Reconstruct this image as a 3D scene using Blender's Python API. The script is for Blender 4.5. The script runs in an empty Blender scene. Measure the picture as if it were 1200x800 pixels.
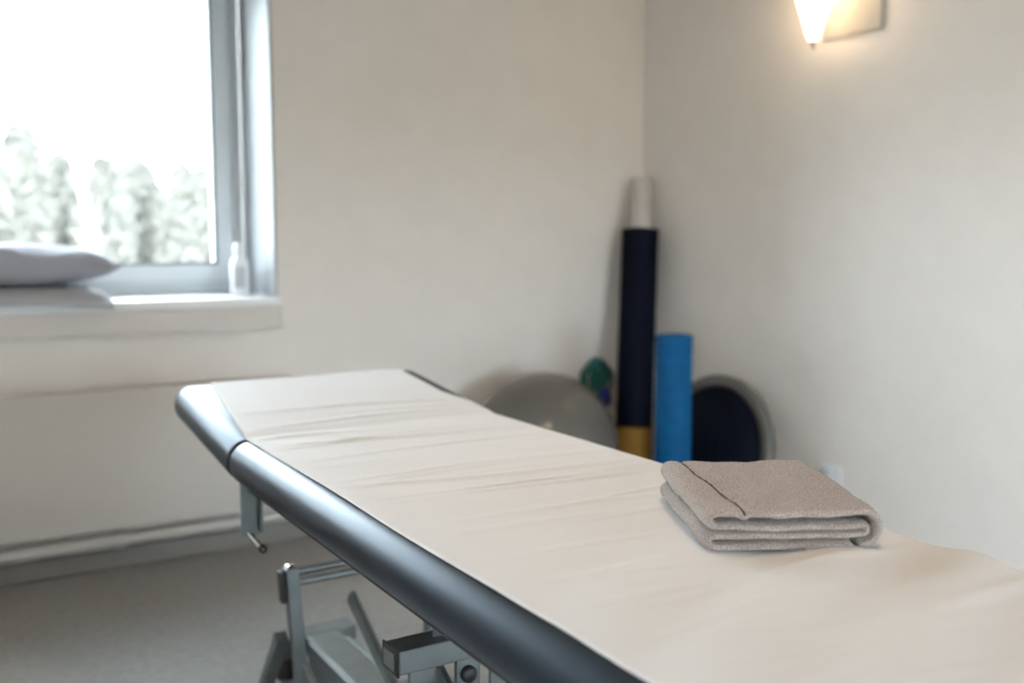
import bpy, bmesh, math, random
from mathutils import Vector, Matrix, noise

random.seed(7)
S = bpy.context.scene
COL = S.collection

# ------------------------------------------------------------------ camera
CAMZ = 1.20
AZ = math.radians(58.5)      # heading measured from +X (along the window wall)
PITCH = math.radians(6.0)
cd = bpy.data.cameras.new('camera')
cd.sensor_width = 36.0
cd.lens = 34.5
cd.clip_start = 0.05
cd.clip_end = 300
cd.dof.use_dof = True
cd.dof.focus_distance = 1.50
cd.dof.aperture_fstop = 2.1
cam = bpy.data.objects.new('camera', cd)
COL.objects.link(cam)
cam.location = (0, 0, CAMZ)
cam.rotation_euler = (math.radians(90) - PITCH, 0, AZ - math.radians(90))
S.camera = cam

# ------------------------------------------------------------------ world, light, exposure
w = bpy.data.worlds.new('overcast_sky')
S.world = w
w.use_nodes = True
wn = w.node_tree.nodes
wn['Background'].inputs[0].default_value = (0.82, 0.92, 1.0, 1)
wn['Background'].inputs[1].default_value = 19.5
S.view_settings.view_transform = 'Standard'
S.view_settings.look = 'None'
S.view_settings.gamma = 1.0
S.view_settings.use_curve_mapping = False
S.view_settings.exposure = 0.16
FILL_LAMP = 25.0             # radiance of the ceiling lamp added for warm fill
SCONCE = 5.6                 # radiance of the sconce glass

WY, WX = 3.75, 3.035         # window wall and right wall planes
XL, YB, ZC = -1.0, -1.6, 2.65

# ------------------------------------------------------------------ materials
def mat(name, col, rough=0.5, metal=0.0, bump=0.0, bscale=200.0, var=0.0, vscale=6.0,
        coat=0.0, sheen=0.0, spec=0.5, emit=None, estr=0.0, sub=0.0, col2=None, bdist=0.002, detail=3.0, trans=0.0):
    m = bpy.data.materials.new(name)
    m.use_nodes = True
    nt = m.node_tree
    b = nt.nodes['Principled BSDF']
    b.inputs['Base Color'].default_value = (*col, 1)
    b.inputs['Roughness'].default_value = rough
    b.inputs['Metallic'].default_value = metal
    b.inputs['Coat Weight'].default_value = coat
    b.inputs['Sheen Weight'].default_value = sheen
    b.inputs['Specular IOR Level'].default_value = spec
    if trans:
        b.inputs['Transmission Weight'].default_value = trans
    if emit:
        b.inputs['Emission Color'].default_value = (*emit, 1)
        b.inputs['Emission Strength'].default_value = estr
    tc = nt.nodes.new('ShaderNodeTexCoord')
    if var or col2:
        n = nt.nodes.new('ShaderNodeTexNoise')
        n.inputs['Scale'].default_value = vscale
        n.inputs['Detail'].default_value = detail
        nt.links.new(tc.outputs['Object'], n.inputs['Vector'])
        r = nt.nodes.new('ShaderNodeValToRGB')
        r.color_ramp.elements[0].position = 0.35
        r.color_ramp.elements[1].position = 0.65
        c2 = col2 if col2 else tuple(min(1, c * (1 + var)) for c in col)
        c1 = col if col2 else tuple(c * (1 - var) for c in col)
        r.color_ramp.elements[0].color = (*c1, 1)
        r.color_ramp.elements[1].color = (*c2, 1)
        nt.links.new(n.outputs['Fac'], r.inputs['Fac'])
        nt.links.new(r.outputs['Color'], b.inputs['Base Color'])
    if bump:
        n = nt.nodes.new('ShaderNodeTexNoise')
        n.inputs['Scale'].default_value = bscale
        n.inputs['Detail'].default_value = 4
        nt.links.new(tc.outputs['Object'], n.inputs['Vector'])
        bp = nt.nodes.new('ShaderNodeBump')
        bp.inputs['Strength'].default_value = bump
        bp.inputs['Distance'].default_value = bdist
        nt.links.new(n.outputs['Fac'], bp.inputs['Height'])
        nt.links.new(bp.outputs['Normal'], b.inputs['Normal'])
    return m

M = {}
M['wall'] = mat('painted_wall', (0.845, 0.790, 0.748), 0.75, bump=0.25, bscale=260, var=0.012, vscale=9)
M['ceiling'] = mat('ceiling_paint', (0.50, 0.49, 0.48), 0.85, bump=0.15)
M['floor'] = mat('vinyl_floor', (0.25, 0.238, 0.225), 0.42, var=0.10, vscale=38, detail=6, bump=0.08, bscale=300)
M['skirting'] = mat('grey_skirting', (0.20, 0.188, 0.176), 0.32, var=0.05, vscale=8)
M['joinery'] = mat('white_joinery', (0.88, 0.88, 0.88), 0.38)
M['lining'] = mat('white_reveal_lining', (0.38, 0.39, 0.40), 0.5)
M['sill'] = mat('sill_paint', (0.66, 0.60, 0.555), 0.42)
M['pvc'] = mat('window_frame_paint', (0.72, 0.76, 0.79), 0.35)
M['gasket'] = mat('grey_rubber_gasket', (0.14, 0.15, 0.16), 0.6)
M['radiator'] = mat('radiator_enamel', (0.60, 0.56, 0.52), 0.5)
M['pipe'] = mat('pipe_enamel', (0.47, 0.45, 0.425), 0.4)
M['leather'] = mat('black_vinyl_leather', (0.006, 0.009, 0.015), 0.38, bump=0.25, bscale=420, bdist=0.0012, spec=0.52, coat=0.0)
M['leather'].node_tree.nodes['Principled BSDF'].inputs['Specular Tint'].default_value = (0.60, 0.80, 1.0, 1)
M['paper'] = mat('white_couch_paper', (0.695, 0.670, 0.665), 0.7, bump=0.10, bscale=35, bdist=0.004)
M['towel'] = mat('taupe_terry', (0.405, 0.330, 0.286), 0.95, bump=0.9, bscale=520, bdist=0.004, var=0.30, vscale=420, sheen=0.25)
M['towel_hem'] = mat('brown_hem_stitch', (0.085, 0.068, 0.062), 0.9)
M['zinc'] = mat('zinc_plated_steel', (0.165, 0.180, 0.182), 0.36, metal=0.8, var=0.10, vscale=14)
M['chrome'] = mat('bright_steel', (0.75, 0.78, 0.78), 0.16, metal=1.0)
M['black_plastic'] = mat('black_plastic', (0.012, 0.012, 0.013), 0.45)
M['dark_steel'] = mat('dark_grey_steel', (0.10, 0.105, 0.105), 0.5, metal=0.4)
M['navy'] = mat('navy_mat_foam', (0.0022, 0.0045, 0.014), 0.65, bump=0.15, bscale=120, spec=0.08)
M['tan'] = mat('ochre_foam', (0.30, 0.155, 0.036), 0.75, bump=0.2, spec=0.15)
M['white_tube'] = mat('white_card_tube', (0.52, 0.50, 0.47), 0.6)
M['blue_foam'] = mat('blue_eva_foam', (0.001, 0.09, 0.25), 0.6, var=0.1, vscale=30, bump=0.2, spec=0.2)
M['ball'] = mat('grey_ball_vinyl', (0.135, 0.124, 0.112), 0.20, spec=0.5)
M['dome'] = mat('navy_rubber_dome', (0.003, 0.006, 0.015), 0.65, bump=0.1, spec=0.08)
M['rim'] = mat('grey_plastic_rim', (0.125, 0.122, 0.112), 0.5)
M['teal'] = mat('teal_rubber', (0.006, 0.115, 0.105), 0.45)
M['royal'] = mat('royal_blue_grip', (0.010, 0.022, 0.24), 0.45)
M['pillow'] = mat('grey_pillow_cotton', (0.36, 0.36, 0.40), 0.9, bump=0.2, bscale=60, bdist=0.006)
M['slip'] = mat('grey_pillowcase', (0.42, 0.415, 0.43), 0.9, bump=0.2, bscale=60, bdist=0.004)
M['white_plastic'] = mat('white_plastic', (0.82, 0.83, 0.85), 0.35)
M['label'] = mat('grey_print_label', (0.42, 0.42, 0.44), 0.5)
M['panel'] = mat('beige_panel', (0.50, 0.465, 0.425), 0.7)
M['brass'] = mat('pale_metal_finial', (0.62, 0.56, 0.48), 0.3, metal=0.6)
M['grass'] = mat('winter_grass', (0.155, 0.148, 0.12), 0.95, var=0.25, vscale=0.4)
M['twig'] = mat('winter_twigs', (0.165, 0.157, 0.137), 0.9, var=0.2, vscale=1.5)
M['bark'] = mat('pale_birch_bark', (0.34, 0.33, 0.28), 0.8)
M['lampglass'] = mat('lit_opal_glass', (0.9, 0.8, 0.65), 0.4, emit=(1.0, 0.76, 0.47), estr=SCONCE)
M['diffuser'] = mat('fill_lamp_opal', (0.9, 0.85, 0.75), 0.4, emit=(1.0, 0.73, 0.46), estr=FILL_LAMP)  # glow of the added ceiling fill lamp

gl = bpy.data.materials.new('window_glass'); gl.use_nodes = True
nt = gl.node_tree; nt.nodes.clear()
o_ = nt.nodes.new('ShaderNodeOutputMaterial'); mx = nt.nodes.new('ShaderNodeMixShader')
tr = nt.nodes.new('ShaderNodeBsdfTransparent'); go = nt.nodes.new('ShaderNodeBsdfGlossy')
go.inputs['Roughness'].default_value = 0.02; tr.inputs[0].default_value = (0.96, 0.98, 0.98, 1)
fr = nt.nodes.new('ShaderNodeFresnel'); fr.inputs[0].default_value = 1.10
nt.links.new(fr.outputs[0], mx.inputs[0]); nt.links.new(tr.outputs[0], mx.inputs[1]); nt.links.new(go.outputs[0], mx.inputs[2])
nt.links.new(mx.outputs[0], o_.inputs[0])
M['glass'] = gl

# ------------------------------------------------------------------ helpers
def thing(name, label, cat, loc, group=None):
    o = bpy.data.objects.new(name, None)
    o.empty_display_size = 0.05
    COL.objects.link(o)
    o.location = loc
    o['label'] = label; o['category'] = cat
    if group: o['group'] = group
    return o

def tag(o, label, cat, group=None):
    o['label'] = label; o['category'] = cat
    if group: o['group'] = group
    return o

def wloc(o):
    v = Vector((0, 0, 0))
    while o:
        v += o.location; o = o.parent
    return v

def obj(name, bm, m, parent=None, smooth=None, label=None, origin=None):
    """world-space bmesh -> one mesh object (optionally a child of a thing)"""
    if parent is not None:
        off = wloc(parent)
    else:
        off = Vector(origin) if origin else Vector((0, 0, 0))
    bmesh.ops.translate(bm, verts=bm.verts, vec=-off)
    bmesh.ops.recalc_face_normals(bm, faces=bm.faces)
    me = bpy.data.meshes.new(name)
    bm.to_mesh(me); bm.free()
    me.materials.append(M[m] if isinstance(m, str) else m)
    o = bpy.data.objects.new(name, me)
    COL.objects.link(o)
    if parent is not None: o.parent = parent
    else: o.location = off
    if smooth is not None:
        if smooth >= 180:
            for p in me.polygons: p.use_smooth = True
        else:
            for p in me.polygons: p.use_smooth = True
            me.set_sharp_from_angle(angle=math.radians(smooth))
    if label: o['label'] = label
    return o

def struct(name, bm, m, parent=None, smooth=None):
    o = obj(name, bm, m, parent, smooth)
    o['kind'] = 'structure'
    return o

def box(bm, x0, x1, y0, y1, z0, z1, bev=0.0, seg=2):
    r = bmesh.ops.create_cube(bm, size=1.0)
    vs = r['verts']
    for v in vs:
        v.co = Vector((x0 + (v.co.x + .5) * (x1 - x0), y0 + (v.co.y + .5) * (y1 - y0), z0 + (v.co.z + .5) * (z1 - z0)))
    if bev:
        es = list({e for v in vs for e in v.link_edges})
        bmesh.ops.bevel(bm, geom=es, offset=bev, segments=seg, affect='EDGES', profile=0.5)
    return bm

def B(*a, **k):
    return box(bmesh.new(), *a, **k)

def frame_axes(d):
    d = d.normalized()
    a = Vector((0, 0, 1)) if abs(d.z) < 0.9 else Vector((1, 0, 0))
    u = d.cross(a).normalized(); v = d.cross(u).normalized()
    return u, v

def tube(bm, pts, r, n=16, cap=True, radii=None):
    pts = [Vector(p) for p in pts]
    rings = []
    u = None
    for i, p in enumerate(pts):
        d = (pts[min(i + 1, len(pts) - 1)] - pts[max(i - 1, 0)]).normalized()
        if u is None:
            u, v = frame_axes(d)
        else:
            u = (u - d * u.dot(d)).normalized(); v = d.cross(u).normalized()
        rr = radii[i] if radii else r
        rings.append([bm.verts.new(p + (u * math.cos(2 * math.pi * k / n) + v * math.sin(2 * math.pi * k / n)) * rr) for k in range(n)])
    for a, b in zip(rings, rings[1:]):
        for k in range(n):
            bm.faces.new((a[k], a[(k + 1) % n], b[(k + 1) % n], b[k]))
    if cap:
        bm.faces.new(rings[0][::-1]); bm.faces.new(rings[-1])
    return bm

def bar(bm, a, b, w, h, up=(0, 0, 1), bev=0.003):
    """rectangular bar between two points: w across, h along up"""
    a = Vector(a); b = Vector(b); d = (b - a).normalized()
    s = d.cross(Vector(up)).normalized(); t = s.cross(d).normalized()
    vs = []
    for p in (a, b):
        for (i, j) in ((-1, -1), (1, -1), (1, 1), (-1, 1)):
            vs.append(bm.verts.new(p + s * i * w / 2 + t * j * h / 2))
    f = [bm.faces.new([vs[k] for k in q]) for q in ((0, 3, 2, 1), (4, 5, 6, 7), (0, 1, 5, 4), (1, 2, 6, 5), (2, 3, 7, 6), (3, 0, 4, 7))]
    if bev:
        es = list({e for x in f for e in x.edges})
        bmesh.ops.bevel(bm, geom=es, offset=bev, segments=2, affect='EDGES', profile=0.5)
    return bm

def lathe(bm, prof, n=32, centre=(0, 0, 0), axis=None):
    """prof: list of (r, z); revolved about axis direction at centre"""
    c = Vector(centre); d = Vector(axis).normalized() if axis else Vector((0, 0, 1))
    u, v = (Vector((1, 0, 0)), Vector((0, 1, 0))) if not axis else frame_axes(d)
    rings = []
    for r, z in prof:
        if r < 1e-6:
            rings.append([bm.verts.new(c + d * z)])
        else:
            rings.append([bm.verts.new(c + d * z + (u * math.cos(2 * math.pi * k / n) + v * math.sin(2 * math.pi * k / n)) * r) for k in range(n)])
    for a, b in zip(rings, rings[1:]):
        if len(a) == 1 and len(b) == 1: continue
        for k in range(n):
            k2 = (k + 1) % n
            if len(a) == 1: bm.faces.new((a[0], b[k2], b[k]))
            elif len(b) == 1: bm.faces.new((a[k], a[k2], b[0]))
            else: bm.faces.new((a[k], a[k2], b[k2], b[k]))
    return bm

def grid(bm, fn, nu, nv):
    vs = [[bm.verts.new(fn(i / nu, j / nv)) for j in range(nv + 1)] for i in range(nu + 1)]
    for i in range(nu):
        for j in range(nv):
            bm.faces.new((vs[i][j], vs[i + 1][j], vs[i + 1][j + 1], vs[i][j + 1]))
    return vs

# ------------------------------------------------------------------ room shell
SX0, SX1, SZ0, SZ1 = -.80, 1.222, 0.97, 2.32     # window opening in the window wall
TH = 0.46
WF = WY + 0.36                                    # inner face of the window frame
struct('floor', B(XL - .3, WX + .3, YB - .3, WY + TH, -0.12, 0.0), 'floor')
struct('ceiling', B(XL - .3, WX + .3, YB - .3, WY + TH, ZC, ZC + .12), 'ceiling')
bm = bmesh.new()
box(bm, XL - .3, SX0, WY, WY + TH, 0, ZC)
box(bm, SX1, WX + .3, WY, WY + TH, 0, ZC)
box(bm, SX0, SX1, WY, WY + TH, 0, SZ0)
box(bm, SX0, SX1, WY, WY + TH, SZ1, ZC)
wall_w = struct('wall_window', bm, 'wall')
struct('wall_right', B(WX, WX + .3, YB - .3, WY, 0, ZC), 'wall')
# left wall with an unseen window opening, added to let in fill light
LY0, LY1 = -1.50, .10
bm = bmesh.new()
box(bm, XL - .3, XL, YB - .3, LY0, 0, ZC)
box(bm, XL - .3, XL, LY1, WY, 0, ZC)
box(bm, XL - .3, XL, LY0, LY1, 0, .25)
box(bm, XL - .3, XL, LY0, LY1, 1.62, ZC)
struct('wall_left', bm, 'wall')
# rear wall with a window added behind the camera to brighten the room
LX0, LX1, LZ0, LZ1 = 1.25, 2.85, .06, 1.70
bm = bmesh.new()
box(bm, XL, LX0, YB - .3, YB, 0, ZC)
box(bm, LX1, WX, YB - .3, YB, 0, ZC)
box(bm, LX0, LX1, YB - .3, YB, 0, LZ0)
box(bm, LX0, LX1, YB - .3, YB, LZ1, ZC)
struct('wall_rear', bm, 'wall')

# white reveal lining of the visible window
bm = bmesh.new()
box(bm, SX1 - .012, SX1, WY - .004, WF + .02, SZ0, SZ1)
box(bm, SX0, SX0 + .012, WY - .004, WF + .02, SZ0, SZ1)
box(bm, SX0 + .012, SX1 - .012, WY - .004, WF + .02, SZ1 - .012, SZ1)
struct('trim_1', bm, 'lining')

def window(name, mid, a0, a1, z0, z1, along, face, outward):
    """frame, two sashes with gaskets and panes; along = 'x' or 'y'"""
    root = bpy.data.objects.new(name, None); COL.objects.link(root)
    root['kind'] = 'structure'
    root.location = ((a0 + a1) / 2, face, z0) if along == 'x' else (face, (a0 + a1) / 2, z0)
    def bx(bm, p0, p1, d0, d1, zz0, zz1, bev=0.004):
        f0, f1 = face + outward * d0, face + outward * d1
        lo, hi = min(f0, f1), max(f0, f1)
        if along == 'x': box(bm, p0, p1, lo, hi, zz0, zz1, bev)
        else: box(bm, lo, hi, p0, p1, zz0, zz1, bev)
    def ring(nm, p0, p1, q0, q1, wdt, d0, d1, m, par, bev=0.004):
        bm = bmesh.new()
        bx(bm, p0, p1, d0, d1, q0, q0 + wdt, bev); bx(bm, p0, p1, d0, d1, q1 - wdt, q1, bev)
        bx(bm, p0, p0 + wdt, d0, d1, q0 + wdt, q1 - wdt, bev); bx(bm, p1 - wdt, p1, d0, d1, q0 + wdt, q1 - wdt, bev)
        o = obj(nm, bm, m, par); return o
    ring('window_frame', a0, a1, z0, z1, 0.055, 0.03, 0.09, 'pvc', root)
    mid = (a0 + a1) / 2 if mid is None else mid
    bm = bmesh.new(); bx(bm, mid - .03, mid + .03, .03, .09, z0 + .055, z1 - .055)
    obj('mullion', bm, 'pvc', root)
    for p0, p1 in ((a0 + .048, mid - .022), (mid + .022, a1 - .048)):
        s = ring('sash', p0, p1, z0 + .048, z1 - .048, .078, 0.0, .07, 'pvc', root, 0.006)
        s['label'] = 'white window sash'
        ring('gasket', p0 + .071, p1 - .071, z0 + .119, z1 - .119, .010, -.001 , .03, 'gasket', s, 0)
        bm = bmesh.new(); bx(bm, p0 + .074, p1 - .074, .032, .040, z0 + .122, z1 - .122, 0)
        obj('pane', bm, 'glass', s)
    return root

win1 = window('window_1', -.05, SX0 + .012, SX1 - .012, SZ0 + .004, SZ1 - .012, 'x', WF + .0, 1)
fill_win_left = window('fill_window_left', None, LY0, LY1, .25, 1.62, 'y', XL - .14, -1)  # added window out of view, sized for the side light it gives
fill_win_rear = window('fill_window_rear', None, LX0, LX1, LZ0, LZ1, 'x', YB - .14, -1)  # unseen window put in as fill light from behind

# sill board and apron
bm = bmesh.new()
box(bm, SX0, SX1 + .004, WY - .038, WF + .10, SZ0 - .03, SZ0 + .004, 0.004)
struct('window_sill', bm, 'joinery')
bm = bmesh.new()
box(bm, SX0, SX1 + .004, WY - .036, WY, 0.857, SZ0 - .03, 0.003)
struct('trim_2', bm, 'sill')

# skirting
bm = bmesh.new(); box(bm, XL, WX, WY - .018, WY, 0, .075, .004)
struct('baseboard_window', bm, 'skirting')
bm = bmesh.new(); box(bm, WX - .018, WX, YB, WY - .018, 0, .075, .004)
struct('baseboard_right', bm, 'skirting')

# ------------------------------------------------------------------ radiator and heating pipe
rad = thing('radiator', 'flat cream panel radiator on the wall under the window sill', 'radiator', (0.2, WY - .06, .16))
bm = B(-.75, 1.245, WY - .085, WY - .070, .165, .668, .006)
obj('front_panel', bm, 'radiator', rad, 40)
obj('rear_panel', B(-.74, 1.235, WY - .045, WY - .030, .18, .655, .005), 'radiator', rad, 40)
bm = bmesh.new()
for k in range(66):
    x = -.735 + k * .03
    box(bm, x, x + .018, WY - .069, WY - .046, .662, .667)
o = obj('top_grille', bm, 'radiator', rad); o['kind'] = 'stuff'
for xa in (1.236, -.75):
    obj('side_cover', B(xa, xa + .009, WY - .070, WY - .030, .18, .668, .002), 'radiator', rad)
for x in (-.5, .95):
    obj('wall_bracket', B(x, x + .04, WY - .030, WY, .25, .6, .002), 'pipe', rad)

pipe = thing('heating_pipe', 'cream heating pipe running along the wall below the radiator', 'pipe', (0.6, WY - .04, .11))
obj('pipe_run', tube(bmesh.new(), [(XL, WY - .045, .112), (.60, WY - .045, .112)], .027, 20), 'pipe', pipe, 60)
obj('pipe_run', tube(bmesh.new(), [(.60, WY - .045, .112), (2.0, WY - .045, .112)], .0245, 20), 'pipe', pipe, 60)
obj('joint_collar', tube(bmesh.new(), [(.575, WY - .045, .112), (.585, WY - .045, .112), (.615, WY - .045, .112), (.625, WY - .045, .112)], .03, 20, radii=[.026, .031, .031, .026]), 'pipe', pipe, 60)
for x in (-.9, .05, 1.4):
    bm = bmesh.new(); box(bm, x, x + .02, WY - .045, WY, .078, .146, .003)
    obj('pipe_clip', bm, 'pipe', pipe)

# ------------------------------------------------------------------ treatment table
TZ = 0.78                      # top of the padding
PX0, PX1 = 0.540, 1.214        # outer edges of the padding
PR = 0.045                     # roundness of the padding edge
HY = 2.005                     # hinge between main and head section
HEADLEN = 0.486
HTILT = math.radians(6.6)
table = thing('treatment_table', 'black padded treatment table on a zinc steel lifting frame, covered with white paper', 'treatment table', (0.87, 1.4, 0))

def pad(y0, y1, f0, f1):
    """cushion lofted along Y with rounded sides; f0/f1 = (x, z) rounding at its two ends"""
    bm = bmesh.new()
    secs = []
    for end, (fx, fz) in ((0, f0), (1, f1)):
        L = []
        fy = max(fx, fz)
        for k in range(0, 11):
            a = math.pi / 2 * k / 10
            L.append((y0 + fy * (1 - math.sin(a)) if end == 0 else y1 - fy * (1 - math.sin(a)), fx * (1 - math.cos(a)), fz * (1 - math.cos(a))))
        # a = 0 -> full section, a = pi/2 -> inset end face
        secs.append(L)
    order = secs[0][::-1] + secs[1]
    rings = []
    for y, ix, iz in order:
        x0, x1, z0, z1 = PX0 + ix, PX1 - ix, TZ - 2 * PR + iz, TZ - iz
        r = max(.004, min(PR - .002, (z1 - z0) / 2 - .001, PR - .25 * iz))
        ring = []
        for cx, cz, a0 in ((x1 - r, z1 - r, 0), (x0 + r, z1 - r, 90), (x0 + r, z0 + r, 180), (x1 - r, z0 + r, 270)):
            for k in range(9):
                a = math.radians(a0 + 90 * k / 8)
                ring.append(bm.verts.new((cx + r * math.cos(a), y, cz + r * math.sin(a))))
        rings.append(ring)
    n = len(rings[0])
    for a, b in zip(rings, rings[1:]):
        for k in range(n): bm.faces.new((a[k], a[(k + 1) % n], b[(k + 1) % n], b[k]))
    bm.faces.new(rings[0]); bm.faces.new(rings[-1])
    return bm

main_pad = obj('main_pad', pad(0.40, HY, (.03, .03), (.010, .012)), 'leather', table, 55)
bm = pad(HY + .002, HY + HEADLEN + .035, (.010, .012), (.055, .040))
ROT = Matrix.Translation(Vector((0, HY, TZ - .02))) @ Matrix.Rotation(HTILT, 4, 'X') @ Matrix.Translation(Vector((0, -HY, -(TZ - .02))))
bmesh.ops.transform(bm, matrix=ROT, verts=bm.verts)
head_pad = obj('head_pad', bm, 'leather', table, 55)

# base boards under the cushions
obj('main_board', B(PX0 + .035, PX1 - .035, .43, HY - .02, TZ - 2 * PR - .012, TZ - 2 * PR + .002), 'black_plastic', table)
bm = B(PX0 + .035, PX1 - .035, HY + .03, HY + HEADLEN, TZ - 2 * PR - .012, TZ - 2 * PR + .002)
bmesh.ops.transform(bm, matrix=ROT, verts=bm.verts)
obj('head_board', bm, 'black_plastic', table)

ZB = TZ - 2 * PR - .012
# side rails of the lying surface
for x in (.70, 1.05):
    obj('side_rail', bar(bmesh.new(), (x, .55, ZB - .02), (x, 1.98, ZB - .02), .03, .04), 'zinc', table)
# crosswise lifting beam with black end caps
CBY, CBZ = 1.382, 0.534
beam = obj('lifting_beam', bar(bmesh.new(), (.622, CBY, CBZ), (1.12, CBY, CBZ), .055, .040), 'zinc', table)
for xa, xb in ((.6185, .6225), (1.1195, 1.1235)):
    obj('end_cap', bar(bmesh.new(), (xa, CBY, CBZ), (xb, CBY, CBZ), .059, .044, bev=.0015), 'black_plastic', beam)
for xa, xb in ((.616, .619), (1.123, 1.126)):
    obj('end_disc', bar(bmesh.new(), (xa, CBY, CBZ), (xb, CBY, CBZ), .040, .028, bev=.001), 'zinc', beam)
for x in (.72, 1.03):
    obj('beam_bracket', bar(bmesh.new(), (x, CBY, CBZ + .018), (x, CBY, ZB - .04), .05, .006, up=(0, 1, 0)), 'zinc', table)
# plates hanging below the beam, with black pivot bolts
for xa, xb, zb_ in ((.643, .690, .34), (.727, .772, .34), (.792, .868, .30), (1.00, 1.06, .34)):
    p_ = obj('hanger_plate', B(xa, xb, CBY - .022, CBY - .012, zb_, CBZ - .016, .002), 'zinc', table)
    if xa > .7 and xb < .79:
        obj('pivot_bolt', tube(bmesh.new(), [(.748, CBY - .022, .488), (.748, CBY - .030, .488), (.748, CBY - .034, .488)], .014, 16, radii=[.014, .014, .010]), 'black_plastic', p_, 50)
# lifting arms reaching down to the base
for x in (.70, 1.08):
    obj('lifting_arm', bar(bmesh.new(), (x, CBY + .005, CBZ - .04), (x, .80, .14), .012, .055), 'zinc', table)
for x in (.78, .98):
    obj('lifting_arm', bar(bmesh.new(), (x, .74, CBZ + .03), (x, 1.30, .15), .012, .055), 'zinc', table)
# drive motor column
obj('drive_column', tube(bmesh.new(), [(1.00, 1.60, .24), (1.00, 1.40, .52)], .028, 18), 'dark_steel', table, 60)
obj('motor_housing', B(.93, 1.07, 1.56, 1.72, .136, .26, .015, 3), 'black_plastic', table, 50)

# base frame: wide channel running lengthwise, feet across
ch = obj('base_channel', B(.868, .962, .75, 2.50, .072, .120, .004), 'zinc', table)
obj('channel_lip', B(.856, .8679, .75, 2.44, .035, .124, .002), 'zinc', ch)
obj('channel_lip', B(.9621, .974, .75, 2.44, .035, .120, .002), 'zinc', ch)
for y in (2.535, .72):
    f = obj('cross_foot', bar(bmesh.new(), (.80, y, .090), (1.02, y, .090), .068, .06), 'zinc', table)
    for x in (.825, .995):
        obj('foot_pad', lathe(bmesh.new(), [(0, 0), (.026, 0), (.028, .004), (.022, .03), (.01, .061), (0, .061)], 20, (x, y, 0)), 'black_plastic', f, 40)
for y in (2.02, 1.75):
    obj('base_plate', B(.975, 1.10, y, y + .11, .10, .112, .002), 'zinc', table)
# foot bar: post with black grip, twin rods, splayed struts
PXp, PYp = .732, 2.20
post = obj('foot_bar_post', bar(bmesh.new(), (PXp, PYp, .425), (PXp + .022, PYp - .012, .06), .030, .030, up=(0, 1, 0)), 'zinc', table)
obj('post_grip', bar(bmesh.new(), (PXp - .022, PYp + .006, .418), (PXp - .018, PYp + .006, .340), .012, .026, up=(0, 1, 0)), 'black_plastic', post)
obj('post_cap', bar(bmesh.new(), (PXp, PYp, .425), (PXp, PYp, .431), .020, .020, up=(0, 1, 0)), 'chrome', post)
obj('foot_bar_rod', tube(bmesh.new(), [(PXp + .012, PYp, .412), (1.10, PYp, .412)], .0095, 14), 'zinc', table, 60)
obj('foot_bar_rod', tube(bmesh.new(), [(PXp + .012, PYp, .386), (1.10, PYp, .386)], .0095, 14), 'zinc', table, 60)
obj('foot_bar_post', bar(bmesh.new(), (1.11, PYp, .425), (1.09, PYp - .012, .06), .030, .030, up=(0, 1, 0)), 'zinc', table)
obj('splayed_strut', bar(bmesh.new(), (.718, 2.235, .245), (.722, 2.43, .006), .030, .030), 'zinc', table)
obj('splayed_strut', bar(bmesh.new(), (.745, 2.20, .20), (.80, 2.11, .006), .022, .030), 'zinc', table)
# pedal lever
obj('pedal_lever', bar(bmesh.new(), (.90, 2.245, .310), (.90, 1.96, .150), .016, .042, bev=.006), 'zinc', table)
obj('brake_rod', tube(bmesh.new(), [(1.10, 2.45, .22), (1.235, 2.45, .22), (1.25, 2.45, .23), (1.255, 2.45, .36)], .010, 10), 'dark_steel', table, 60)

# head adjuster: hanging plate with a bright rod and black knob
hb = obj('head_bracket', B(.573, .611, 2.038, 2.044, .566, .70, .002), 'zinc', table)
obj('bracket_flange', B(.611, .616, 2.020, 2.062, .575, .70, .001), 'zinc', hb)
rod = obj('release_rod', tube(bmesh.new(), [(.586, 2.040, .578), (.587, 2.032, .576), (.590, 2.024, .570), (.602, 2.000, .552)], .0062, 12, radii=[.004, .0042, .0062, .0064]), 'chrome', hb, 60)
obj('rod_tip', tube(bmesh.new(), [(.602, 2.000, .552), (.603, 1.998, .5505), (.607, 1.990, .5445), (.608, 1.988, .543)], .008, 12, radii=[.0065, .008, .008, .005]), 'black_plastic', rod, 60)

# ------------------------------------------------------------------ couch paper
def paper_z(x, y):
    z = 0.0
    # fine crosswise creases
    for (yc, sl, amp, wd, ph) in creases:
        d = y - (yc + sl * (x - .87) + .012 * math.sin(7 * x + ph))
        env = 0.5 + 0.5 * math.sin(5.5 * x + ph * 2)
        z += amp * env * math.exp(-(d / wd) ** 2)
    z += .0013 * (noise.noise(Vector((x * 5, y * 7, 3.1))) + .5)
    # broad soft waves toward the foot end
    f = max(0, min(1, (1.15 - y) / .35))
    z += f * .0050 * (1 + math.sin(2 * math.pi * ((y * .95 - x * .42) / .17)))
    return z
rc = random.Random(21)
creases = [(rc.uniform(.55, 2.25), rc.uniform(-.16, .02), rc.uniform(.0010, .0036), rc.uniform(.005, .011), rc.uniform(0, 6.28)) for _ in range(44)]

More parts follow.
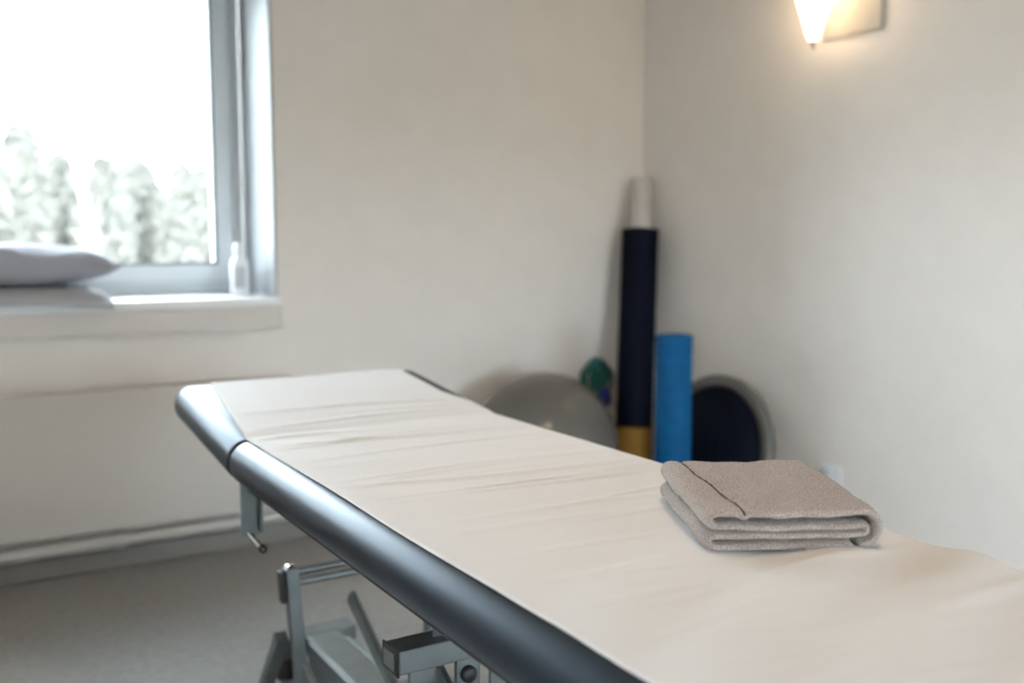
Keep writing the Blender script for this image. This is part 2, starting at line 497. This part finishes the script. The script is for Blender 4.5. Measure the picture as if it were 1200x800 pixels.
YH1 = HY + HEADLEN + .022
def paper_pt(u, v):
    y = .402 + (YH1 - .402) * v
    yy = y
    hd = max(0, (y - HY) / (YH1 - HY))
    xl = .576 + .006 * max(0, (y - 1) / 1.0) + .0012 * math.sin(y * 9) + .050 * hd ** 1.1
    xr = 1.197 - .044 * min(1, hd * 2.2) ** 1.3
    x = xl + (xr - xl) * u
    # fold down over the rounded right edge
    ed = min(1, (x - xl) / .09); ed = .12 + .88 * ed * ed * (3 - 2 * ed)
    z = TZ + .0012 + paper_z(x, y) * (1 - .55 * hd) * ed
    if x > PX1 - PR:
        t = (x - (PX1 - PR)) / PR
        z = TZ + .0022 - PR * (1 - math.sqrt(max(0, 1 - t * t)))
    # left edge lifts a little
    e = max(0, 1 - (x - xl) / .05)
    z += e * e * .0006 * (0.5 + .5 * math.sin(y * 13 + 1))
    if x < PX0 + PR:
        t = (PX0 + PR - x) / PR
        z = max(z - PR * (1 - math.sqrt(max(0, 1 - t * t))), TZ + .001 - PR * (1 - math.sqrt(max(0, 1 - t * t))))
    p = Vector((x, yy, z))
    if y > HY:
        # smooth blend into the raised section
        q = ROT @ p
        k = min(1, (y - HY) / .05)
        p = p.lerp(q, k * k * (3 - 2 * k)) if k < 1 else q
        over = y - (YH1 - .03)
        if over > 0:
            p.z -= over * over * 14
    return p
bm = bmesh.new()
grid(bm, paper_pt, 110, 300)
paper = obj('couch_paper', bm, 'paper', None, 180, origin=(.87, 1.4, TZ))
sm = paper.modifiers.new('thickness', 'SOLIDIFY'); sm.thickness = .0006; sm.offset = 1
tag(paper, 'creased white paper sheet spread along the black treatment table', 'paper sheet')

# ------------------------------------------------------------------ folded towel
TW, TD = 0.250, 0.285
TO = Vector((.879, .944, TZ + .0065))
tx = Vector((.884, -.467, 0)).normalized(); ty = Vector((.467, .884, 0)).normalized()
towel = thing('folded_towel', 'taupe terry towel folded into a square bundle on the white paper', 'towel', tuple(TO + tx * TW / 2 + ty * TD / 2))

def arc(cx, cz, r, a0, a1, n=9, rz=None):
    rz = rz or r
    return [(cx + r * math.cos(math.radians(a0 + (a1 - a0) * k / n)), cz + rz * math.sin(math.radians(a0 + (a1 - a0) * k / n))) for k in range(n + 1)]
def line(x0, z0, x1, z1, n=16):
    return [(x0 + (x1 - x0) * k / n, z0 + (z1 - z0) * k / n) for k in range(1, n)]
th = .0118
path = []
path += [(.198, .0065)] + line(.198, .0065, .018, .0060)
path += arc(.016, .0140, .0115, 270, 90, 10, .0082)
path += line(.016, .0222, .207, .0215)
path += arc(.212, .0275, .008, -90, 90, 8, .0062)
path += line(.207, .0338, .020, .0345)
path += arc(.018, .0440, .0125, 270, 90, 10, .0095)
path += line(.018, .0535, .217, .0520, 24)
path += arc(.217, .0295, .0195, 90, -84, 14, .0225)
path += [(.212, .0068)]
def resample(pts, step):
    out = [Vector(pts[0])]
    for a, b in zip(pts, pts[1:]):
        a = Vector(a); b = Vector(b); L = (b - a).length
        n = max(1, int(round(L / step)))
        for k in range(1, n + 1): out.append(a.lerp(b, k / n))
    return out
path = resample([(a, b) for a, b in path], .0028)
def seam_x(v): return .052 - .022 * v
def towel_section(v):
    """closed outline of the folded strip at depth v (0 front, 1 back)"""
    pts = []
    for i, p in enumerate(path):
        x, z = p
        nz = noise.noise(Vector((x * 26, v * 5.0, z * 30 + i * .002)))
        z = z + (.0016 + .0016 * (z > .045)) * nz * min(1, z / .02)
        # sag of the middle, fuller back left
        sag = math.sin(math.pi * min(1, max(0, x / TW)))
        k = z / .055
        z = z - .0045 * sag * k * (1 - .3 * v) + .003 * k * v
        x = x + .003 * noise.noise(Vector((v * 4, z * 40, 9.0))) + .004 * math.sin(v * 3.1) * (1 if x > .12 else -.4)
        if z > .043:
            d = (x - seam_x(v)) / .0045
            z -= .0042 * math.exp(-d * d)
        pts.append(Vector((x, z)))
    L, R = [], []
    for i, p in enumerate(pts):
        d = (pts[min(i + 1, len(pts) - 1)] - pts[max(i - 1, 0)]).normalized()
        n = Vector((-d.y, d.x))
        tt_ = th * (.45 + .55 * math.sin(min(1, min(v, 1 - v) / .045 + .0001) * math.pi / 2))
        L.append(p + n * tt_ / 2); R.append(p - n * tt_ / 2)
    d = (pts[-1] - pts[-2]).normalized()
    return L + [pts[-1] + d * th * .35] + R[::-1] + [pts[0] - (pts[1] - pts[0]).normalized() * th * .35]
bm = bmesh.new()
NS = 90
rings = []
for s in range(NS + 1):
    v = s / NS
    sec = towel_section(v)
    n = len(sec)
    pull = 0.0
    ring = []
    for q in sec:
        vv = v
        dep = v * TD + .0035 * noise.noise(Vector((q.x * 18, q.y * 60, 2 if v < .5 else 7))) * (1 if s in (0, NS) else .6)
        ring.append(bm.verts.new(TO + tx * q.x + ty * dep + Vector((0, 0, q.y - .0012))))
    rings.append(ring)
for a, b in zip(rings, rings[1:]):
    for k in range(n):
        bm.faces.new((a[k], a[(k + 1) % n], b[(k + 1) % n], b[k]))
half = (n - 2) // 2
for ring in (rings[0], rings[-1]):
    Lr = ring[:half]; tip = ring[half]; Rr = ring[half + 1: 2 * half + 1][::-1]; st = ring[-1]
    for k in range(half - 1):
        bm.faces.new((Lr[k], Lr[k + 1], Rr[k + 1], Rr[k]))
    bm.faces.new((Lr[-1], tip, Rr[-1])); bm.faces.new((Lr[0], Rr[0], st))
cloth = obj('towel_cloth', bm, 'towel', towel, 180)
# terry loops standing out of the cloth: one uncountable pile
me = cloth.data
rt = random.Random(5)
tri = []
areas = []
polys = [p for p in me.polygons]
tot = sum(p.area for p in polys)
verts, faces = [], []
NL = 42000
for p in polys:
    e = NL * p.area / tot
    cnt = int(e) + (1 if rt.random() < e - int(e) else 0)
    vs = [me.vertices[i].co for i in p.vertices]
    for _ in range(cnt):
        a, b = rt.random(), rt.random()
        if len(vs) == 4:
            c = (vs[0].lerp(vs[1], a)).lerp(vs[3].lerp(vs[2], a), b)
        else:
            c = vs[0].lerp(vs[1], a).lerp(vs[2], b)
        nn = p.normal
        r1 = Vector((rt.gauss(0, 1), rt.gauss(0, 1), rt.gauss(0, 1)))
        t = nn.cross(r1)
        if t.length < 1e-4: continue
        t.normalize()
        h = rt.uniform(.0009, .0021)
        w_ = .0007
        tip = c + nn * h + t.cross(nn) * rt.uniform(-1, 1) * h * .8
        i0 = len(verts)
        verts += [c - t * w_ - nn * .0004, c + t * w_ - nn * .0004, tip]
        faces.append((i0, i0 + 1, i0 + 2))
pm = bpy.data.meshes.new('terry_pile'); pm.from_pydata([tuple(v) for v in verts], [], faces); pm.materials.append(M['towel'])
pile = bpy.data.objects.new('terry_pile', pm); COL.objects.link(pile); pile.parent = towel; pile['kind'] = 'stuff'
# dark hem line on top
pts = []
for s in range(0, NS + 1, 2):
    v = s / NS
    x = seam_x(v)
    sec = [q for q in towel_section(v) if abs(q.x - x) < .006]
    zt = max(q.y for q in sec) - .0030
    pts.append(TO + tx * x + ty * (v * TD) + Vector((0, 0, zt)))
obj('hem_stitch', tube(bmesh.new(), pts, .0016, 6), 'towel_hem', towel, 180, label='dark brown hem line')

# ------------------------------------------------------------------ exercise gear in the corner
def along(a, b, t): return Vector(a).lerp(Vector(b), t)
# rolled navy mat leaning into the corner
RA, RB_ = Vector((2.768, 3.47, .014)), Vector((2.925, 3.625, 1.235))
ax = (RB_ - RA).normalized()
roll = thing('rolled_mat', 'tall rolled navy exercise mat with an ochre foot leaning in the corner', 'exercise mat', tuple(RA))
def spiral_tube(p, q, r0, r1, turns=1.6, n=90):
    bm = bmesh.new(); d = (q - p).normalized(); u, v = frame_axes(d)
    prof = []
    thk = (r1 - r0) / turns * .94
    inner = []; outer = []
    for k in range(n + 1):
        a = 2 * math.pi * turns * k / n
        rr = r0 + (r1 - r0 - thk) * k / n
        c = u * math.cos(a) + v * math.sin(a)
        inner.append(c * rr); outer.append(c * (rr + thk))
    loop = outer + inner[::-1]
    A = [bm.verts.new(p + c) for c in loop]; Bv = [bm.verts.new(q + c) for c in loop]
    m = len(loop)
    for k in range(m): bm.faces.new((A[k], A[(k + 1) % m], Bv[(k + 1) % m], Bv[k]))
    N = n + 1
    for k in range(n):
        bm.faces.new((A[k], A[m - 1 - k], A[m - 2 - k], A[k + 1])); bm.faces.new((Bv[k], Bv[k + 1], Bv[m - 2 - k], Bv[m - 1 - k]))
    return bm
LR = (RB_ - RA).length
obj('mat_roll', spiral_tube(RA + ax * .325, RB_, .056, .088), 'navy', roll, 40)
obj('foam_foot', tube(bmesh.new(), [RA, RA + ax * .01, RA + ax * .314, RA + ax * .324], .085, 40, radii=[.080, .085, .085, .081]), 'tan', roll, 40, label='ochre foam lower end')
tb = lathe(bmesh.new(), [(.030, .34), (.046, .34), (.047, .345), (.047, LR + .235), (.045, LR + .24), (.036, LR + .24), (.035, LR + .235), (.030, .34)], 36, RA, ax)
tube_o = obj('card_tube', tb, 'white_tube', None, 40, origin=tuple(RA + ax * .34))
tag(tube_o, 'white cardboard tube sticking out of the navy roll', 'tube')

# blue foam roller
FA, FB = Vector((2.560, 2.95, .002)), Vector((2.563, 2.955, .822))
fr_ = thing('foam_roller', 'bright blue knobbly foam roller standing on end before the corner', 'foam roller', tuple(FA))
fax = (FB - FA).normalized(); fl = (FB - FA).length
fu, fv = frame_axes(fax)
bm = lathe(bmesh.new(), [(.030, 0), (.066, 0), (.071, .006), (.071, fl - .006), (.066, fl), (.030, fl), (.026, fl - .004), (.026, .004), (.030, 0)], 48, FA, fax)
obj('roller_body', bm, 'blue_foam', fr_, 40)
# moulded knobs in rows
nrow, ncol = 30, 18
bm = bmesh.new()
for i in range(nrow):
    for j in range(ncol):
        a = 2 * math.pi * (j + .5 * (i % 2)) / ncol
        c = FA + fax * (.02 + i * (fl - .04) / (nrow - 1)) + (fu * math.cos(a) + fv * math.sin(a)) * .0705
        nn = (fu * math.cos(a) + fv * math.sin(a)); tt = fax.cross(nn)
        base = [c + (tt * math.cos(q) + fax * math.sin(q)) * .009 for q in [k * math.pi / 3 for k in range(6)]]
        top = [c + nn * .0038 + (tt * math.cos(q) + fax * math.sin(q)) * .005 for q in [k * math.pi / 3 for k in range(6)]]
        b6 = [bm.verts.new(p) for p in base]; t6 = [bm.verts.new(p) for p in top]
        for k in range(6): bm.faces.new((b6[k], b6[(k + 1) % 6], t6[(k + 1) % 6], t6[k]))
        bm.faces.new(t6)
kn = obj('roller_knobs', bm, 'blue_foam', fr_, 40); kn['kind'] = 'stuff'

# grey exercise ball
BC = Vector((2.25, 3.415, .319))
ballt = thing('exercise_ball', 'large grey exercise ball behind the head of the treatment table', 'exercise ball', (BC.x, BC.y, 0))
bm = bmesh.new()
prof = []
nb = 72
for k in range(nb + 1):
    a = math.pi * k / nb - math.pi / 2
    rr = .319
    prof.append((abs(rr * math.cos(a)) if 0 < k < nb else 0, rr * math.sin(a)))
lathe(bm, prof, 72, BC, (0.25, -.2, .95))
obj('ball_skin', bm, 'ball', ballt, 180)
bu, bv = frame_axes(Vector((.25, -.2, .95)))
bax = Vector((.25, -.2, .95)).normalized()
for k in range(-3, 4):
    la = k * .085
    cc = BC + bax * .319 * math.sin(la); rr = .319 * math.cos(la)
    pts = [cc + (bu * math.cos(2 * math.pi * q / 64) + bv * math.sin(2 * math.pi * q / 64)) * rr for q in range(65)]
    obj('grip_ridge', tube(bmesh.new(), pts, .0022, 6, cap=False), 'ball', ballt, 180)
obj('air_plug', lathe(bmesh.new(), [(0, .314), (.012, .314), (.012, .320), (.009, .322), (0, .322)], 20, BC, Vector((.6, .75, .25))), 'white_plastic', ballt, 40)

# half-ball balance trainer leaning on the right wall
DR = .315
dn = Vector((-.955, -.05, .20)).normalized()
du, dv = frame_axes(dn)
low = min((du * math.cos(a) + dv * math.sin(a)).z for a in [k * .05 for k in range(126)])
DC = Vector((2.870, 3.035, -low * DR + .004))
tr_ = thing('balance_trainer', 'navy half-ball balance trainer with a grey rim leaning on the right wall', 'balance trainer', (DC.x, DC.y, 0))
obj('platform_rim', lathe(bmesh.new(), [(0, -.02), (.20, -.02), (.285, -.018), (.305, -.012), (DR, 0), (DR, .022), (.308, .034), (.292, .038), (.272, .034), (.266, .02), (.262, .0), (0, 0)], 72, DC, dn), 'rim', tr_, 40, label='grey plastic rim')
prof = [(.263, .021)]
for k in range(0, 19):
    a = math.pi / 2 * k / 18
    prof.append((.261 * math.cos(a) if k < 18 else 0, .024 + .085 * math.sin(a)))
obj('rubber_dome', lathe(bmesh.new(), prof, 72, DC, dn), 'dome', tr_, 180)
for rr, hh in ((.20, 1), (.12, 1)):
    zz = .024 + .085 * math.sqrt(1 - (rr / .261) ** 2)
    pts = [DC + dn * zz + (du * math.cos(2 * math.pi * q / 64) + dv * math.sin(2 * math.pi * q / 64)) * rr for q in range(65)]
    obj('dome_ridge', tube(bmesh.new(), pts, .0035, 6, cap=False), 'dome', tr_, 180)

# teal tubing coil with a blue grip hanging on the window wall
HX, HZ = 2.750, .632
coil = thing('exercise_tube', 'teal rubber exercise tube with a blue grip hanging behind the grey ball', 'exercise band', (HX, WY - .03, HZ - .15))
obj('wall_hook', tube(bmesh.new(), [(HX, WY, HZ), (HX, WY - .05, HZ), (HX, WY - .06, HZ + .012)], .004, 8), 'white_plastic', coil, 60)
for k in range(5):
    cx = HX + [-.044, -.022, .0, .024, .046][k]
    cy = WY - .030 - .006 * (k % 3)
    hx, hz = .040 + .005 * (k % 2), .068 + .006 * ((k * 2) % 3)
    zc = HZ - hz + .005
    pts = [(cx + (hx) * math.cos(2 * math.pi * q / 32) + (HX - cx) * max(0, math.sin(2 * math.pi * q / 32)), cy + .008 * math.sin(2 * math.pi * q / 16), zc + hz * math.sin(2 * math.pi * q / 32)) for q in range(33)]
    obj('tube_loop', tube(bmesh.new(), pts, .0085, 10, cap=False), 'teal', coil, 180)
gp = [(HX + .030, WY - .04, HZ - .12), (HX + .034, WY - .042, HZ - .14), (HX + .038, WY - .042, HZ - .16), (HX + .042, WY - .042, HZ - .215), (HX + .044, WY - .042, HZ - .23)]
obj('hand_grip', tube(bmesh.new(), gp, .02, 16, radii=[.006, .014, .031, .031, .018]), 'royal', coil, 60, label='royal blue hand grip')

# ------------------------------------------------------------------ wall sconce, panel and socket
LY_, LXC = 2.598, WX - .135
sc = thing('wall_sconce', 'lit cone-shaped glass wall lamp on the right wall', 'wall lamp', (WX, LY_, 1.95))
bm = lathe(bmesh.new(), [(.009, 1.926), (.016, 1.928), (.022, 1.940), (.0885, 2.155), (.110, 2.225), (.106, 2.225), (.0845, 2.155), (.018, 1.942), (.013, 1.933), (.009, 1.931)], 48, (LXC, LY_, 0))
obj('glass_shade', bm, 'lampglass', sc, 60, label='glowing opal glass cone')
obj('finial', lathe(bmesh.new(), [(0, 1.896), (.006, 1.898), (.009, 1.905), (.007, 1.914), (.010, 1.919), (.012, 1.925), (.0085, 1.931), (0, 1.931)], 20, (LXC, LY_, 0)), 'brass', sc, 60)
obj('backplate', B(WX - .018, WX, LY_ - .045, LY_ + .045, 2.09, 2.25, .004), 'white_plastic', sc)
obj('arm', tube(bmesh.new(), [(WX - .016, LY_, 2.17), (LXC + .06, LY_, 2.17), (LXC, LY_, 2.15)], .008, 12), 'brass', sc, 60)
obj('lamp_holder', tube(bmesh.new(), [(LXC, LY_, 2.02), (LXC, LY_, 2.15)], .016, 14), 'white_plastic', sc, 60)

pn = thing('wall_panel', 'plain beige square panel on the wall beside the lit lamp', 'panel', (WX, 2.50, 1.95))
obj('panel_face', B(WX - .014, WX - .004, 2.395, 2.66, 1.950, 2.235, .002), 'panel', pn)
obj('panel_backing', B(WX - .004, WX, 2.415, 2.64, 1.965, 2.22), 'wall', pn)

sk = thing('wall_socket', 'small white power socket low on the right wall behind the towel', 'socket', (WX, 2.555, .29))
obj('socket_plate', B(WX - .012, WX, 2.505, 2.605, .235, .320, .004), 'white_plastic', sk)
so = obj('socket_well', lathe(bmesh.new(), [(.0, .0125), (.019, .0125), (.021, .016), (.023, .016), (.024, .011), (0, .011)], 24, (WX, 2.575, .288), (-1, 0, 0)), 'white_plastic', sk, 40)
obj('plug', lathe(bmesh.new(), [(0, .034), (.013, .034), (.015, .03), (.017, .013), (0, .013)], 20, (WX, 2.575, .288), (-1, 0, 0)), 'label', sk, 40)

# ------------------------------------------------------------------ pillows and bottle on the sill
ZS = SZ0 + .004
def pillow(cx, cy, cz, sx, sy, h, rotz, name, label, mk, droop=0.0, seed=1, flat=.5, pw=3.0):
    root = thing(name, label, 'pillow', (cx, cy, cz))
    bm = bmesh.new()
    R_ = Matrix.Rotation(rotz, 3, 'Z')
    n = 44
    def side(sg):
        def f(u, v):
            a, b = 2 * u - 1, 2 * v - 1
            # pinched sides, pointed corners
            ka = 1 - .07 * (1 - b * b) ; kb = 1 - .07 * (1 - a * a)
            ka = 1 - .05 * (1 - b ** 2); x = a * sx * (1 - .10 * (1 - abs(b)) * abs(a) ** 6); y = b * sy * (1 - .10 * (1 - abs(a)) * abs(b) ** 6)
            t = max(0, (1 - abs(a) ** pw)) ** .5 * max(0, (1 - abs(b) ** pw)) ** .5
            z = sg * h * t * (1 if sg > 0 else flat)
            edge = 1 - max(abs(a), abs(b))
            wr = noise.noise(Vector((a * 3.1 + seed, b * 3.1, sg))) * .014 + noise.noise(Vector((a * 8 + seed, b * 8, sg * 2))) * .007
            z += wr * min(1, t * 1.5) * (1 if sg > 0 else .3)
            p = R_ @ Vector((x, y, 0))
            w = Vector((cx + p.x, cy + p.y, cz + z))
            if w.y < WY - .04:
                w.z -= droop * min(1, (WY - .04 - w.y) / .10) ** 1.5
            return w
        return f
    grid(bm, side(1), n, n); grid(bm, side(-1), n, n)
    bmesh.ops.remove_doubles(bm, verts=bm.verts, dist=1e-4)
    obj('pillow_cover', bm, mk, root, 180)
    # piped edge seam
    pts = []
    for (a0, b0, a1, b1) in ((-1, -1, 1, -1), (1, -1, 1, 1), (1, 1, -1, 1), (-1, 1, -1, -1)):
        for k in range(24):
            a = a0 + (a1 - a0) * k / 24; b = b0 + (b1 - b0) * k / 24
            x = a * sx * (1 - .10 * (1 - abs(b)) * abs(a) ** 6); y = b * sy * (1 - .10 * (1 - abs(a)) * abs(b) ** 6)
            p = R_ @ Vector((x, y, 0)); w = Vector((cx + p.x, cy + p.y, cz))
            if w.y < WY - .04: w.z -= droop * min(1, (WY - .04 - w.y) / .10) ** 1.5
            pts.append(w)
    pts.append(pts[0])
    obj('edge_seam', tube(bmesh.new(), pts, .0025, 6, cap=False), mk, root, 180)
    return root
pillow(.235, 3.865, ZS + .024, .385, .215, .032, math.radians(-5), 'flat_pillow', 'thin flat grey pillow lying on the window sill underneath a plump one', 'slip', droop=.045, seed=3)
pillow(.235, 3.875, ZS + .122, .395, .205, .082, math.radians(3), 'plump_pillow', 'plump pale grey pillow lying on top of a flat one on the sill', 'pillow', droop=.012, seed=8, flat=.72, pw=4.0)

bt = thing('spray_bottle', 'small white plastic bottle standing at the end of the window sill', 'bottle', (1.122, 3.905, ZS))
obj('bottle_body', lathe(bmesh.new(), [(0, 0), (.033, 0), (.037, .004), (.037, .115), (.034, .135), (.024, .152), (.016, .158), (.016, .162), (0, .162)], 32, (1.122, 3.905, ZS)), 'white_plastic', bt, 50)
obj('bottle_cap', lathe(bmesh.new(), [(0, .162), (.021, .162), (.022, .165), (.022, .200), (.018, .208), (0, .209)], 28, (1.122, 3.905, ZS)), 'white_plastic', bt, 50)
lb = bmesh.new()
grid(lb, lambda u, v: Vector((1.122 + .0374 * math.cos(math.radians(-140 + 62 * u)), 3.905 + .0374 * math.sin(math.radians(-140 + 62 * u)), ZS + .03 + .085 * v)), 12, 2)
obj('bottle_label', lb, 'label', bt, 60)

# ------------------------------------------------------------------ ceiling lamp added above the table, out of view, for warm fill
cl = thing('fill_lamp', 'round flush ceiling lamp added out of view as warm fill light', 'ceiling lamp', (1.15, 1.15, ZC))
obj('fill_lamp_ring', lathe(bmesh.new(), [(.20, 0), (.235, 0), (.235, -.06), (.215, -.07), (.205, -.06), (.20, 0)], 48, (1.15, 1.15, ZC)), 'white_plastic', cl, 40)
obj('fill_lamp_diffuser', lathe(bmesh.new(), [(0, -.085), (.08, -.083), (.15, -.076), (.20, -.062), (.204, -.05), (0, -.05)], 48, (1.15, 1.15, ZC)), 'diffuser', cl, 60)

# ------------------------------------------------------------------ outdoors
struct('ground_outside', B(-90, 120, -90, 160, -1.6, -1.5), 'grass')
rs = random.Random(11)
def shrub(x, y, h, spread, label):
    root = thing('bare_shrub', label, 'shrub', (x, y, -1.5), 'bare shrubs beyond the window')
    bm = bmesh.new(); st = bmesh.new()
    for k in range(7):
        a = rs.uniform(0, 6.28); s = rs.uniform(.1, .5) * spread
        tip = Vector((x + math.cos(a) * s, y + math.sin(a) * s, -1.5 + h * rs.uniform(.6, .95)))
        tube(st, [(x + math.cos(a) * .1, y + math.sin(a) * .1, -1.5), Vector((x, y, -1.5)).lerp(tip, .5) + Vector((rs.uniform(-.2, .2), rs.uniform(-.2, .2), 0)), tip], .05, 5, radii=[.06, .04, .012])
    for k in range(5000):
        a = rs.uniform(0, 6.28); q = math.sqrt(rs.random()) * spread; zz = rs.uniform(.05, 1) ** .8
        env = min(1, (1.02 - zz) * 2.2) ** .5
        p = Vector((x + math.cos(a) * q * env, y + math.sin(a) * q * env, -1.5 + h * zz))
        d = Vector((rs.gauss(0, .6), rs.gauss(0, .6), rs.uniform(.3, 1.2))).normalized() * rs.uniform(.15, .4)
        s = d.cross(Vector((rs.gauss(0, 1), rs.gauss(0, 1), .1))).normalized() * rs.uniform(.03, .07)
        v = [bm.verts.new(p - s), bm.verts.new(p + s), bm.verts.new(p + d)]
        bm.faces.new(v)
    obj('stems', st, 'twig', root)
    o = obj('twigs', bm, 'twig', root); o['kind'] = 'stuff'
def outp(px, dist):
    a = AZ - math.atan((px - 600) / 1156)
    return dist * math.cos(a), dist * math.sin(a)
shr = [(30, 36, 6.3, 1.2, 'tallest bare winter shrub beyond the window, hazy grey')]
lab_ = 'hazy bare winter shrub among others beyond the window'
for k in range(5): shr.append((-60 + k * 92, 30, 4.5 + .5 * ((k * 3) % 4) / 3, .84, lab_))
for k in range(5): shr.append((-14 + k * 92 + (12 if k == 0 else 0), 33.5, 4.6 + .6 * ((k * 5) % 3) / 2, .92, lab_))
for k in range(4): shr.append((-70 + k * 100 + (30 if k > 1 else 0), 40, 5.3 + .6 * ((k * 2) % 3) / 2, 1.15, lab_))
for k in range(3): shr.append((70 + k * 84, 45, 5.6, 1.15, lab_))
for px, dist, h, sp, lab in shr:
    x, y = outp(px, dist)
    shrub(x, y, h, sp, lab)
x, y = outp(114, 20)
bm = tube(bmesh.new(), [(x - .25, y, -1.5), (x - .1, y, 0), (x - .05, y, 1.2), (x - .35, y, 2.7)], .1, 10, radii=[.13, .11, .09, .04])
bt_ = thing('birch_sapling', 'slender pale birch trunk standing before the shrubs outside the window', 'tree', (x - .25, y, -1.5))
obj('trunk', bm, 'bark', bt_, 60)
tw = bmesh.new()
for k in range(7):
    z0 = rs.uniform(.8, 2.5); a = rs.uniform(0, 6.28); p = Vector((x - .1, y, z0))
    tube(tw, [p, p + Vector((math.cos(a) * .4, math.sin(a) * .4, .45))], .02, 5, radii=[.022, .006])
obj('branches', tw, 'bark', bt_)
